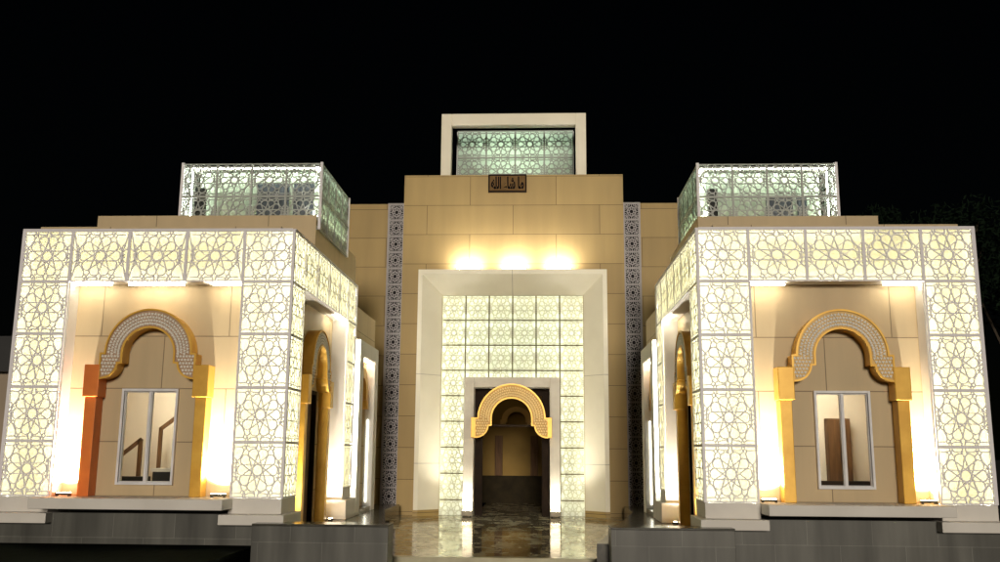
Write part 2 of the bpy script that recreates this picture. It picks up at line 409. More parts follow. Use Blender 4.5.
def xf(pts, origin, rz):
    c, s = math.cos(rz), math.sin(rz)
    return [(origin[0] + x * c - y * s, origin[1] + x * s + y * c, z) for x, y, z in pts]
def tr(mb, origin, rz):
    mb.v = xf(mb.v, origin, rz); return mb
def arch_bits(depth, scale=1.0, cz0=0.0, back=0.0):
    """band, rim, inlay ground and inlay; local: front looks to -Y at y=-depth"""
    f = lambda x, z: (x * scale, 3.105 + (z - 3.105) * scale + cz0)
    poly = arch_poly(scale, cz0)
    band = MB().prism_xz(poly, -depth, back)
    rim = MB(); n = len(poly)
    for i in range(n):
        a, b = poly[i], poly[(i + 1) % n]
        rim.bar(a, b, 0.042 * scale, -depth - 0.03 * scale - 0.0007 * (i % 3), -depth + 0.01)
    inl = MB()
    nr = 4
    def tri(cx, cz, s, a):
        p = [(cx + s * math.cos(a + t), cz + s * math.sin(a + t)) for t in (0, 2.09, 4.19)]
        b = len(inl.v); y0, y1 = -depth - 0.022, -depth + 0.001
        p = [f(*q) for q in p]
        inl.v += [(x, y0, z) for x, z in p] + [(x, y1, z) for x, z in p]
        inl.f += [(b, b + 1, b + 2), (b, b + 3, b + 4, b + 1), (b + 1, b + 4, b + 5, b + 2), (b + 2, b + 5, b + 3, b)]
    for r in range(nr):
        rad = 0.635 + 0.285 * (r + 0.5) / nr
        cnt = 38
        for i in range(cnt + 1):
            a = math.pi * (i + 0.5 * (r % 2)) / cnt
            if a > math.pi: continue
            tri(rad * math.cos(a), 3.105 + rad * math.sin(a), 0.042, a + (0 if i % 2 else math.pi))
    for sx in (-1, 1):
        for r in range(6):
            for q in range(6):
                x = 0.665 + 0.070 * q + 0.035 * (r % 2); z = 3.085 - 0.076 * (r + 0.5)
                if x > 1.02: continue
                if math.hypot((x - 1.04) / 0.36, (z - 2.9) / 0.335) > 0.90 and z < 2.9: continue
                if x < 0.70 and z < 2.96: continue
                tri(sx * x, z, 0.040, 1.57 * (1 if q % 2 else -1))
    return band, rim, inl
def arch_surround(label, group, origin, rz, depth, base, left_mat='gold', ground='inlay_gold', pillars=True):
    t = thing('arch_surround', label, 'arch', (origin[0], origin[1], base), group)
    band, rim, inl = arch_bits(depth, AK, .052)
    tr(band, origin, rz).build('arch_band', M[ground], t)
    # gold soffit skin and outer rim
    tr(rim, origin, rz).build('arch_rim', 'gold', t)
    tr(inl, origin, rz).build('inlay', 'inlay', t)
    shell = MB(); poly = arch_poly(AK, .052); n = len(poly)
    for i in range(n):
        a, b = poly[i], poly[(i + 1) % n]
        dx, dz = b[0] - a[0], b[1] - a[1]; L = math.hypot(dx, dz); nx, nz = dz / L * .006, -dx / L * .006
        if poly_ccw(poly): pass
        p = [(a[0] - nx, a[1] - nz), (b[0] - nx, b[1] - nz), (b[0] + nx, b[1] + nz), (a[0] + nx, a[1] + nz)]
        shell.quad_box([(x, -depth - .004, z) for x, z in p] + [(x, -0.004, z) for x, z in p])
    tr(shell, origin, rz).build('soffit', 'gold', t)
    for s in (-1, 1):
        mt = left_mat if s < 0 else 'gold'
        p = tr(MB().box(s * 1.13, s * 1.388, -depth + 0.03, -0.003, base, 2.185), origin, rz).build('pillar', M[mt], t, bevel=0.012)
        tr(MB().box(s * 1.075, s * 1.425, -depth - 0.04, -0.002, 2.186, 2.908), origin, rz).build('capital', M[mt], p, bevel=0.015)
        if mt != 'gold':
            p['label'] = 'orange pillar with a red-orange capital'
    return t
def poly_ccw(p): return sum(a[0] * b[1] - b[0] * a[1] for a, b in zip(p, p[1:] + p[:1])) > 0

# ------------------------------------------------------------------ floodlights
def floodlight(label, group, loc, aim, energy, color, lens='lens', wide=130, along='x', w=0.30, big=False):
    x, y, z = loc
    t = thing('floodlight', label, 'floodlight', loc, group)
    if big:
        bx(x - w / 2, x + w / 2, y - .10, y + .10, z + .03, z + .22).build('housing', 'lamp_box', t, bevel=0.015)
        bx(x - w / 2 + .03, x + w / 2 - .03, y - .07, y + .07, z + .2205, z + .226).build('lens', M[lens], t)
        for s_ in (-1, 1): bx(x + s_ * w * .35 - .03, x + s_ * w * .35 + .03, y - .08, y + .08, z, z + .0295).build('foot', 'lamp_body', t)
        z += .16
    elif along == 'x':
        bx(x - w / 2, x + w / 2, y - .05, y + .05, z + .025, z + .075).build('housing', 'lamp_body', t, bevel=0.01)
        bx(x - w / 2 + .02, x + w / 2 - .02, y - .035, y + .035, z + .0755, z + .080).build('lens', M[lens], t)
        for s in (-1, 1): bx(x + s * w * .42 - .02, x + s * w * .42 + .02, y - .055, y - .02 + .06, z, z + .0245).build('bracket', 'lamp_body', t)
    else:
        bx(x - .05, x + .05, y - w / 2, y + w / 2, z + .025, z + .075).build('housing', 'lamp_body', t, bevel=0.01)
        bx(x - .035, x + .035, y - w / 2 + .02, y + w / 2 - .02, z + .0755, z + .080).build('lens', M[lens], t)
        for s in (-1, 1): bx(x - .055, x + .04, y + s * w * .42 - .02, y + s * w * .42 + .02, z, z + .0245).build('bracket', 'lamp_body', t)
    if energy: lamp(t, 'SPOT', (x, y, z + .15), energy, color, aim=aim, size=R(wide), radius=0.06)
    else:
        a_ = lamp(t, 'AREA', (x, y, z + .125), 60, color, aim=aim, size=w)
        a_.data.shape = 'RECTANGLE'; a_.data.size = w; a_.data.size_y = .06
    return t

# ------------------------------------------------------------------ a wing of the mosque
XI = 4.5725; CW = 1.1385; PH = 1.2; SD = 7.413
WARM = (1.0, 0.93, 0.78)
def wing(s, XO, side, arch_cx, win, sill, tan, box, landing_label):
    X = lambda a: s * a
    W = XO - XI; mw = (W - 2 * CW) / 3
    nw = 'left wing' if s < 0 else 'right wing'
    # -------- body
    t = thing('prayer_wing', 'tan stone wing of the mosque whose white framed %s' % side, 'building', (X((XI + XO) / 2), 3.7, -1.6), 'flanking wings of the mosque')
    y0, y1 = 0.45, 0.70
    wx0, wx1, wz0, wz1 = win
    a, b = sorted((X(XI + 0.45), X(XO - 0.1)))
    wall = MB()
    wall.box(a, wx0, y0, y1, -0.30, 6.05); wall.box(wx1, b, y0, y1, -0.30, 6.05)
    wall.box(wx0, wx1, y0, y1, -0.30, wz0); wall.box(wx0, wx1, y0, y1, wz1, 6.05)
    wall.build('front_wall', 'stone_wing', t)
    xa, xb = sorted((X(XI + 0.45), X(XI + 0.70)))
    sw = MB(); dy0, dy1, dz1 = 3.15, 4.45, 2.55
    sw.box(xa, xb, y1 + .002, dy0, -0.9, 6.05); sw.box(xa, xb, dy1, 7.35, -0.9, 6.05); sw.box(xa, xb, dy0, dy1, dz1, 6.05)
    sw.build('side_wall', 'stone_wing', t)
    o_a, o_b = sorted((X(XO - 0.1), X(XO - 0.35)))
    bx(o_a, o_b, y1 + .002, 7.35, -0.9, 6.05).build('outer_wall', 'stone_wing', t)
    ra, rb = sorted((X(XI + 0.72), X(XO - 0.37)))
    bx(ra, rb, 3.2, 3.4, -0.9, 3.9).build('room_wall', 'room', t)
    bx(ra, rb, 0.72, 3.19, -0.35, -0.25).build('room_floor', 'charcoal', t)
    bx(ra, rb, 0.72, 3.19, 3.2, 3.3).build('room_ceiling', 'room', t)
    lp = bx((ra + rb) / 2 - .6, (ra + rb) / 2 + .6, 1.5, 2.1, 3.13, 3.19).build('room_lamp', 'room_lamp', t)
    # upper storey seen above the screen
    tx0, tx1, ty0, ty1, tz = tan
    ca, cb = sorted((X(tx0), X(tx1)))
    bx(ca, cb, ty0, ty1, 6.052, tz).build('upper_storey', 'stone_wing', t, bevel=0.01)
    bx(*sorted((X(XI + .45), X(XO - .1))), y0, 8.0, 6.055, 6.20).build('roof', 'stone_wing', t)
    # window
    f = MB(); fw = 0.055; ya, yb = 0.36, 0.56
    f.box(wx0, wx0 + fw, ya, yb, wz0, wz1); f.box(wx1 - fw, wx1, ya, yb, wz0, wz1)
    f.box(wx0 + fw, wx1 - fw, ya, yb, wz1 - fw, wz1); f.box(wx0 + fw, wx1 - fw, ya, yb, wz0, wz0 + fw)
    wd = f.build('window', 'alu', t, bevel=0.006)
    xm = (wx0 + wx1) / 2
    bx(xm - .026, xm + .026, .40, .54, wz0 + fw + .001, wz1 - fw - .001).build('mullion', 'alu', wd)
    sh = MB()
    for p, q in ((wx0 + fw, xm - .026), (xm + .026, wx1 - fw)):
        sh.box(p + .001, p + .02, .43, .50, wz0 + fw + .001, wz1 - fw - .001); sh.box(q - .02, q - .001, .43, .50, wz0 + fw + .001, wz1 - fw - .001)
        sh.box(p + .021, q - .021, .43, .50, wz1 - fw - .025, wz1 - fw - .002); sh.box(p + .021, q - .021, .43, .50, wz0 + fw + .002, wz0 + fw + .025)
    sh.build('sash', 'alu_grey', wd)
    for p, q in ((wx0 + fw, xm - .026), (xm + .026, wx1 - fw)):
        bx(p + .02, q - .02, .463, .469, wz0 + fw + .02, wz1 - fw - .02).build('pane', 'glass', wd)
    # side door
    d = bx(*sorted((X(XI + .52), X(XI + .58))), dy0 + .05, dy1 - .05, -0.87, dz1 - .06).build('door', 'wood', t)
    fr = MB(); fx = sorted((X(XI + .40), X(XI + .62)))
    fr.box(*fx, dy0 - .06, dy0 + .04, -.87, dz1 + .05); fr.box(*fx, dy1 - .04, dy1 + .06, -.87, dz1 + .05); fr.box(*fx, dy0 + .04, dy1 - .04, dz1 - .05, dz1 + .05)
    fr.build('door_frame', 'dark_wood', d)
    MB().rod((X(XI + .50), dy0 + .2, .1), (X(XI + .50), dy0 + .2, .35), .02).build('handle', 'alu', d)
    # plinth, base blocks and sill
    g = MB()
    ga, gb = sorted((X(XI - .02), X(XO - .02)))
    g.box(ga, gb, -.12, .44, -1.62, -.335)
    g.build('granite_plinth', 'granite', t)
    for c0, c1 in ((XI, XI + CW), (XO - CW, XO)):
        bx(*sorted((X(c0 - .015), X(c1 + .015))), -.05, .43, -.33, -.004).build('base_block', 'white', t, bevel=0.008)
        bx(*sorted((X(c0 - .17), X(c1 + .11))), -.40, .42, -.545, -.331).build('base_step', 'white', t, bevel=0.012)
    for k in (0, 1):   # side base
        yy = (0.435, CW) if k == 0 else (SD - CW, SD)
        bx(*sorted((X(XI - .013), X(XI + .43))), *yy, -.33, -.004).build('base_block', 'white', t, bevel=0.008)
        bx(*sorted((X(XI - .15), X(XI + .42))), *(yy if k == 0 else (yy[0] - .1, yy[1] + .15)), -.868, -.331).build('base_step', 'white', t, bevel=0.012)
    bx(*sorted((X(sill[0]), X(sill[1]))), -.75, .447, -.225, -.001 + .003).build('sill', 'white', t, bevel=0.015)
    # -------- lattice screen
    sc = thing('lattice_screen', 'backlit star lattice screen wrapping two faces of the %s' % nw, 'lattice screen', (X(XI), 0, 0), 'lit lattice screens')
    pm = lattice_mesh('column_panel', CW, PH, .026, .034, 'metal')
    bm_ = lattice_mesh('band_panel', mw, PH, .026, .034, 'metal')
    sm = lattice_mesh('side_band_panel', (SD - 2 * CW) / 4, PH, .020, .030, 'metal', depth=.012)
    pms = lattice_mesh('side_column_panel', CW, PH, .020, .030, 'metal', depth=.012)
    for r in range(5):
        z = 0.6 + PH * r
        for cx in (XI + CW / 2, XO - CW / 2): place('lattice_panel', pm, sc, (X(cx), 0, z))
        for cy in (CW / 2 + .02, SD - CW / 2): place('lattice_panel', pms, sc, (X(XI), cy, z), s * R(-90))
    for i in range(3): place('lattice_panel', bm_, sc, (X(XI + CW + mw * (i + .5)), 0, 5.4))
    sbw = (SD - 2 * CW) / 4
    for i in range(4): place('lattice_panel', sm, sc, (X(XI), CW + sbw * (i + .5), 5.4), s * R(-90))
    fr = MB()
    for xx in (XI + .0, ):                                       # corner post
        fr.box(X(xx - .032), X(xx + .032), -.034, .030, 0, 6.012)
    fr.box(X(XO - .004), X(XO + .045), -.03, .03, 0, 6.0)
    fr.box(X(XI + .033), X(XO + .04), -.033, .03, 6.002, 6.035)     # top rail
    fr.box(X(XI - .033), X(XI + .03), .035, SD + .03, 6.003, 6.036)
    fr.box(X(XI - .03), X(XI + .03), SD + .002, SD + .05, 0, 6.0)
    fr.build('frame', 'metal', sc)
    for xx, d in ((XI + CW, 1), (XO - CW, -1)):                  # white returns beside the openings
        bx(X(xx), X(xx + d * .03), .031, .447, 0.004, 4.8).build('return_panel', 'white', sc)
    for yy, d in ((CW, 1), (SD - CW, -1)):
        bx(X(XI + .034), X(XI + .447), yy, yy + d * .03, -.003, 4.8).build('return_panel', 'white', sc)
    so = MB(); so.box(X(XI + CW + .031), X(XO - CW - .031), .032, .447, 4.80, 4.83)
    so.box(X(XI + .034), X(XI + .447), CW + .031, SD - CW - .031, 4.801, 4.831)
    so.build('soffit', 'white', sc)
    cv = MB(); cv.box(X(XI + .03), X(XO), .032, .60, 6.0, 6.03); cv.box(X(XI + .034), X(XI + .60), .602, SD, 6.001, 6.031)  # unseen top plates, added to keep the LED light inside the cage
    cv.box(X(XO - .03), X(XO), .03, .60, 0, 5.99)
    cv.build('cover', 'white', sc)
    for c0, c1, z0 in ((XI + .036, XI + CW - .002, 0.004), (XO - CW + .002, XO - .032, 0.004), (XI + CW, XO - CW, 4.84)):
        bx(X(c0), X(c1), .036, .040, z0, 5.99).build('opal_sheet', 'acrylic', sc)
    for c0, c1, z0 in ((.042, CW - .002, 0.004), (SD - CW + .002, SD - .01, 0.004), (CW, SD - CW, 4.84)):
        bx(X(XI + .028), X(XI + .032), c0, c1, z0, 5.99).build('opal_sheet', 'acrylic', sc)
    bk = MB()                                                    # cream boards behind the lattice
    for c0, c1, z0 in ((XI + .45, XI + CW - .002, 0.0), (XO - CW + .002, XO - .032, 0.0), (XI + CW, XO - CW, 4.84)):
        bk.box(X(c0), X(c1), .425, .446, z0, 5.99)
    for c0, c1, z0 in ((.45, CW - .002, 0.0), (SD - CW + .002, SD - .01, 0.0), (CW, SD - CW, 4.84)):
        bk.box(X(XI + .425), X(XI + .446), c0, c1, z0, 5.99)
    bk.build('back_board', 'back', sc)
    def tube(x0, x1, y0_, y1_, z0, z1, mat='led_warm'):
        bx(x0, x1, y0_, y1_, z0, z1).build('led_tube', M[mat], sc)
    T = .022
    for xx in (XI + .12, XI + CW - .07, XO - CW + .07, XO - .07):
        tube(X(xx), X(xx + T), .20, .20 + T, 0.03, 5.95)
    for yy in (.75, CW - .07, SD - CW + .07, SD - .10):
        tube(X(XI + .20), X(XI + .20 + T), yy, yy + T, 0.03, 5.95)
    for yy in (CW * .5, SD - CW * .5): tube(X(XI + .26), X(XI + .26 + T), yy, yy + T, 0.03, 5.95)  # extra tubes added to brighten the side columns
    tube(X(XI + .26), X(XI + .26 + T), CW + .1, SD - CW - .1, 5.4, 5.4 + T)  # extra tube added to brighten the side band
    xs = (XI + CW + .1, XI + CW + 2.1 * mw) if s > 0 else (XI + CW + .5 * mw, XO - CW - .1)
    tube(X(xs[0]), X(xs[1]), .20, .20 + T, 5.93, 5.93 + T)
    tube(X(XI + CW + .1), X(XO - CW - .1), .20, .20 + T, 4.87, 4.87 + T)
    tube(X(XI + .20), X(XI + .20 + T), CW + .1, SD - CW - .1, 5.93, 5.93 + T)
    tube(X(XI + .20), X(XI + .20 + T), CW + .1, SD - CW - .1, 4.87, 4.87 + T)
    # soffit lights over the niche
    spans = ((XI + CW + .04, XI + CW + .8), (XO - CW - .85, XO - CW - .04)) if s > 0 else ((XI + CW + .06, XI + CW + .72), (XO - CW - 2.65, XO - CW - 1.35), (XO - CW - .95, XO - CW - .04))
    for i, (p, q) in enumerate(spans): tube(X(p), X(q), .10, .14, 4.735, 4.762, 'led_soffit')
    for p, q in ((SD - CW - 1.2, SD - CW - .1),): tube(X(XI + .10), X(XI + .14), p, q, 4.735, 4.762, 'led_soffit')
    # -------- roof lantern
    bx0, bx1, by0, by1, bz0, bz1 = box
    rl = thing('roof_lantern', 'greenish lit star lattice box on the roof of the %s' % nw, 'roof lantern', (X((bx0 + bx1) / 2), (by0 + by1) / 2, bz0), 'lattice boxes on the wing roofs')
    nn = 4; pw = (bx1 - bx0) / nn; ph = (bz1 - bz0) / 2
    lm = lattice_mesh('lantern_panel', pw, ph, .024, .028, 'lantern_metal')
    ns = 4; pd = (by1 - by0) / ns
    lms = lattice_mesh('lantern_side_panel', pd, ph, .024, .028, 'lantern_metal', depth=.012)
    for r in range(2):
        for i in range(nn): place('lattice_panel', lm, rl, (X(bx0 + pw * (i + .5)), by0, bz0 + ph * (r + .5)))
        for i in range(ns):
            place('lattice_panel', lms, rl, (X(bx0), by0 + pd * (i + .5), bz0 + ph * (r + .5)), s * R(-90))
            place('lattice_panel', lms, rl, (X(bx1), by0 + pd * (i + .5), bz0 + ph * (r + .5)), s * R(90))
    for xx in (bx0, bx1):
        for yy in (by0, by1): bx(X(xx - .035), X(xx + .035), yy - .035, yy + .03, bz0, bz1 + .03).build('corner_post', 'metal', rl)
    bx(X(bx0 + .030), X(bx0 + .034), by0 + .04, by1 - .04, bz0, bz1 - .03).build('opal_sheet', 'acrylic_green', rl)
    core = MB().box(X(bx0 + .30), X(bx1 - .30), by0 + .50, by1 - .3, bz0, bz1 - .10).build('core_wall', 'back_green', rl)
    wins = ((.30, .86), (.98, 1.86)) if s < 0 else ((1.85, 2.55), (2.66, 2.92))
    for p, q in wins:
        bx(X(bx0 + p), X(bx0 + q), by0 + .48, by0 + .497, bz0 + .2, bz1 - (.42 if s < 0 else .75)).build('window', 'window_dark', core)
    va = bx1 - .55 if s < 0 else bx0 + .28
    bx(X(va), X(va + .24), by0 + .14, by0 + .36, bz0, bz1 - .62).build('vent_stack', 'charcoal', rl)
    bx(X(bx0 + .1), X(bx1 - .1), by0 + .15, by1 - .1, bz1 - .05, bz1 - .02).build('cover', 'white', rl)
    def tube2(x0, x1, y0_, y1_, z0, z1, m='led_cool'): bx(x0, x1, y0_, y1_, z0, z1).build('led_tube', m, rl)
    tube2(X(bx0 + .15), X(bx1 - .15), by0 + .24, by0 + .262, bz1 - .062, bz1 - .042
           )
    tube2(X(bx1 - .14), X(bx1 - .162), by0 + .30, by0 + .322, bz0 + .3, bz1 - .1)
    tube2(X(bx0 + .13), X(bx0 + .152), by0 + .3, by1 - .2, bz1 - .064, bz1 - .044, 'led_lantern')
    tube2(X(bx0 + .17), X(bx0 + .192), by0 + .3, by1 - .2, bz0 + .45, bz0 + .472, 'led_lantern')  # second tube added at mid height to brighten the side face
    # -------- arches
    for_l = 'orange' if s < 0 else 'gold'
    arch_surround(('gold arch with white inlay around the left wing window, its left pillar orange' if s < 0 else 'gold arch with white inlay around the right wing window, both pillars gold'),
                  'gold arches on the facade', (arch_cx, 0.448, 0), 0, 0.38, 0.0035, for_l, 'inlay_grey' if s < 0 else 'inlay_gold')
    arch_surround('gold arch around the brown side door of the %s' % nw, 'gold arches on the facade', (X(XI + .449), 3.80, 0), s * R(-90), 0.30, -0.872)
    # -------- floodlights on the sill and by the side door
    for q, off in ((0, -1), (1, 1)):
        e = (XI + CW, XO - CW)
        edge = sorted((X(e[0]), X(e[1])))[q]
        px = (edge + arch_cx + (off * 1.42)) / 2 + off * .02
        floodlight('small floodlight on the white sill %s the gold arch of the %s' % ('left of' if off < 0 else 'right of', nw), 'floodlights on the sills', (px, .14, .003), (0, .06, 1), 2400, WARM, w=.34)
    for yy, nm in ((1.80, 'near'), (5.62, 'far')):
        floodlight('small floodlight at the foot of the %s side arch, on its %s side' % (nw, nm), 'floodlights on the landings', (X(XI + .15), yy, -.874), (s * .08, (.06 if nm == 'near' else -.06), 1), 750, WARM, along='y', w=.26)
    # -------- annex behind the wing
    an = thing('side_annex', 'low tan annex with a white framed doorway behind the %s' % nw, 'annex', (X(XI + .2), 10, -.87), 'annexes behind the wings')
    xa_ = XI + .18
    am = MB(); fy0, fy1, fz = 8.35, 10.35, 3.95
    am.box(X(xa_), X(xa_ + .5), 7.6, fy0, -.87, 5.55); am.box(X(xa_), X(xa_ + .5), fy1, 11.8, -.87, 5.55); am.box(X(xa_), X(xa_ + .5), fy0, fy1, fz, 5.55)
    am.box(X(xa_ + .5), X(xa_ + 4), 7.6, 11.8, -.87, 5.548)
    am.build('wall', 'stone_wing', an)
    pf = MB(); px0, px1 = X(xa_ - .30), X(xa_ - .003)
    pf.box(px0, px1, 7.75, fy0 - .0, -.87, 4.42); pf.box(px0, px1, fy1, 10.95, -.87, 4.42); pf.box(px0, px1, fy0, fy1, fz, 4.42)
    pf.build('portal_frame', 'white', an, bevel=.02)
    bx(X(xa_ - .28), X(xa_ + .3), 7.65, 11.1, -.872, -.72).build('door_step', 'granite_top', an)
    dr = bx(X(xa_ + .25), X(xa_ + .3), fy0, fy1, -.715, 1.9).build('door', 'grey_door', an)
    bx(X(xa_ + .2), X(xa_ + .249), fy0 + .1, fy0 + .95, -.715, 1.8).build('door_leaf', 'charcoal', dr)
    bx(X(xa_ + .25), X(xa_ + .301), fy0, fy1, 1.901, fz).build('lunette', 'gold', an)
    hb = MB().prism_xz([(x * .86, 3.1 + (z - 3.105) * .86 - .25) for x, z in arch_poly()], -.38, -.02)
    tr(hb, (X(xa_ + .25), 9.35, 0), s * R(-90)).build('door_arch', 'gold', an)
    for yy in (fy0 + .012, fy1 - .034): bx(X(xa_ - .12), X(xa_ - .098), yy, yy + .022, -.6, fz - 1.9).build('led_tube', M['led_annex'], an)
    bx(X(xa_ - .12), X(xa_ - .098), fy0 + .1, fy1 - .1, fz - .05, fz - .008).build('led_tube', M['led_lunette'], an)
    # -------- dark granite podium in front of the landing
    p0, p1 = (4.97, 2.10) if s < 0 else (5.03, 2.50)
    po = thing('granite_podium', landing_label, 'podium', (X(3.6), -.4, -1.62), 'granite podiums by the entrance')
    bx(X(p0), X(p1), -.75, -.06, -1.62, -.52).build('wall', 'granite', po, bevel=.01)
    bx(X(p0 + .0), X(p1), -.765, -.055, -.518, -.478).build('coping', 'granite_top', po, bevel=.008)

wing(-1, 10.884, 'window shows a stair rail', -7.80, (-8.468, -7.165, .25, 2.39), (5.63, 9.815), (4.83, 10.70, 3.0, 8.4, 7.13), (4.75, 8.50, 3.04, 6.6, 6.75, 8.56),
     'dark granite podium left of the marble entrance floor')
wing(1, 10.65, 'window shows a brown cupboard', 7.665, (7.09, 8.315, .285, 2.41), (5.735, 9.515), (5.13, 9.72, 3.0, 8.2, 7.06), (5.17, 8.74, 3.04, 6.4, 6.7, 8.47),
     'dark granite podium right of the marble entrance floor')

# ------------------------------------------------------------------ things seen through the wing windows
hr = thing('stair_rail', 'brown wooden stair handrail behind the left wing window', 'handrail', (-8.8, 2.6, -.25))
bx(-8.97, -8.88, 2.6, 2.68, -.25, 1.28).build('newel_post', 'wood', hr)
bx(-8.47, -8.39, 2.6, 2.68, .4, 1.56).build('newel_post', 'wood', hr)
MB().bar((-9.35, .92), (-8.92, 1.27), .09, 2.6, 2.67).build('rail', 'wood', hr)
MB().bar((-8.43, 1.54), (-7.7, 2.10), .09, 2.6, 2.67).build('rail', 'wood', hr)
st = MB()
for i in range(6): st.box(-9.4 + i * .3, -7.6, 2.7, 3.18, -.25 + i * .0 , .30 + i * .02) if i == 0 else None
st.build('stair_string', 'room', hr)
c1 = thing('low_cabinet', 'low dark cabinet with a white top behind the left wing window', 'cabinet', (-8.0, 2.2, -.25))
bx(-8.32, -7.85, 2.05, 2.5, -.25, .50).build('body', 'charcoal', c1); bx(-8.36, -7.80, 2.0, 2.52, .502, .58).build('top', 'white', c1)
c2 = thing('bench', 'dark bench behind the left pane of the left wing window', 'bench', (-9.0, 2.2, -.25))
bx(-9.4, -8.55, 2.1, 2.5, .02, .38).build('seat', 'charcoal', c2)
for xx in (-9.35, -8.66): bx(xx, xx + .07, 2.12, 2.48, -.25, .018).build('leg', 'charcoal', c2)
cu = thing('cupboard', 'tall brown wooden cupboard behind the right wing window', 'cupboard', (8.42, 3.05, -.25))
bx(8.12, 8.68, 2.95, 3.19, -.25, 1.90).build('body', 'wood', cu)
for p, q in ((8.14, 8.385), (8.415, 8.66)): bx(p, q, 2.925, 2.948, -.2, 1.84).build('door', 'wood', cu)
b2 = thing('long_bench', 'long dark bench along the wall behind the right wing window', 'bench', (8.0, 2.6, -.25))
bx(7.3, 9.0, 2.45, 2.85, .10, .40).build('seat', 'dark_wood', b2)
for xx in (7.4, 8.85): bx(xx, xx + .07, 2.5, 2.8, -.25, .098).build('leg', 'dark_wood', b2)

# ------------------------------------------------------------------ main hall and entrance tower
TW = 4.33; TY = 15.0; TZ = 11.86; FZ = -1.30
hall = thing('main_hall', 'broad tan stone hall wall behind the entrance tower', 'building', (0, 20, FZ))
for s in (-1, 1): bx(s * 7.0, s * (TW - .3), 15.62, 16.1, -1.6, 10.85).build('front_wall', 'stone_tower', hall)
MB().box(-7.0, 7.0, 16.102, 26, 5.6, 10.80).build('upper_hall', 'stone_tower', hall)
for s in (-1, 1): bx(s * 5.2, s * 4.95, 16.104, 26, -1.3, 5.59).build('side_wall', 'hall_wall', hall)
MB().box(-5.2, 5.2, 24.0, 24.2, -1.3, 5.59).build('prayer_hall_wall', 'hall_wall', hall)
MB().box(-4.94, 4.94, 23.9, 23.99, -1.3, -.05).build('dado', 'dado_wood', hall)
mi = MB().prism_xz([(x * .72 - .05, 3.15 + (z - 4.085) * .62) for x, z in arch_poly()], 23.75, 23.99).build('niche_arch', 'inlay_gold', hall)
for xx in (-1.05, .62):
    bx(xx, xx + .35, 23.7, 23.95, -.04, 1.8).build('pilaster', 'wood', hall)

tower = thing('entrance_tower', 'tall tan stone entrance tower in the middle of the mosque facade', 'building', (0, 16, FZ))
tm = MB(); OX = 2.73; OZ = 7.03
tm.box(-TW, -OX, TY, TY + 1.1, -1.6, TZ); tm.box(OX, TW, TY, TY + 1.1, -1.6, TZ); tm.box(-OX, OX, TY, TY + 1.1, OZ, TZ)
tm.build('front_wall', 'stone_tower', tower)
MB().box(-TW, TW, TY + 1.102, 19.0, 7.0, TZ - .002).build('body', 'stone_tower', tower)
# splayed portal surround
pf = MB(); YF = 14.30
ro, rz_, ri, rzi = 3.60, 7.90, 3.44, 7.72
def ring(o, oz, oy, i, iz, iy):
    b = len(pf.v)
    pf.v += [(-o, oy, FZ), (-o, oy, oz), (o, oy, oz), (o, oy, FZ), (-i, iy, FZ), (-i, iy, iz), (i, iy, iz), (i, iy, FZ)]
    for k in range(3): pf.f.append((b + k, b + k + 1, b + k + 5, b + k + 4))
ring(ro, rz_, YF, ri, rzi, YF)
ring(ri, rzi, YF, 2.72, 7.01, TY + .02)
ring(2.72, 7.01, TY + .02, 2.72, 7.01, TY + .3)
ring(ro, rz_, TY - .002, ro, rz_, YF)
pf.build('portal_surround', 'portal_white', tower)
sk = MB()
for s in (-1, 1):
    sk.quad_box([(s * 3.61, YF - .02, FZ), (s * 3.44, YF - .02, FZ), (s * 2.73, TY - .01, FZ), (s * 3.61, TY - .01, FZ), (s * 3.61, YF - .02, FZ + .22), (s * 3.44, YF - .02, FZ + .22), (s * 2.73, TY - .01, FZ + .22), (s * 3.61, TY - .01, FZ + .22)])
sk.build('skirting', 'stone_tower', tower)
jn = MB()                                                       # dark joints between the cladding sheets of the surround
jn.box(-.012, .012, YF - .0025, YF + .004, 7.725, 7.895)
jn.quad_box([(-.012, YF - .002, 7.715), (-.012, YF + .004, 7.722), (.012, YF + .004, 7.722), (.012, YF - .002, 7.715), (-.012, TY - .002, 7.012), (-.012, TY + .004, 7.02), (.012, TY + .004, 7.02), (.012, TY - .002, 7.012)])
for z in (3.9, .6):
    for s in (-1, 1):
        jn.box(s * 3.44, s * 3.598, YF - .003, YF + .003, z - .012, z + .012)
        jn.quad_box([(s * 3.437, YF - .001, z - .01), (s * 3.437, YF - .001, z + .01), (s * 3.441, YF + .006, z + .01), (s * 3.441, YF + .006, z - .01),
                     (s * 2.722, TY + .014, z - .01), (s * 2.722, TY + .014, z + .01), (s * 2.726, TY + .02, z + .01), (s * 2.726, TY + .02, z - .01)])
jn.build('panel_joint', 'door_stone', tower)
# white frame on the roof
rf = MB(); ox, oz, ix, iz = 2.905, 14.45, 2.49, 13.97
rf.box(-ox, -ix, TY + .05, TY + .45, TZ, oz); rf.box(ix, ox, TY + .05, TY + .45, TZ, oz); rf.box(-ix, ix, TY + .05, TY + .45, iz, oz)
rf.build('roof_frame', 'portal_white', tower, bevel=.015)

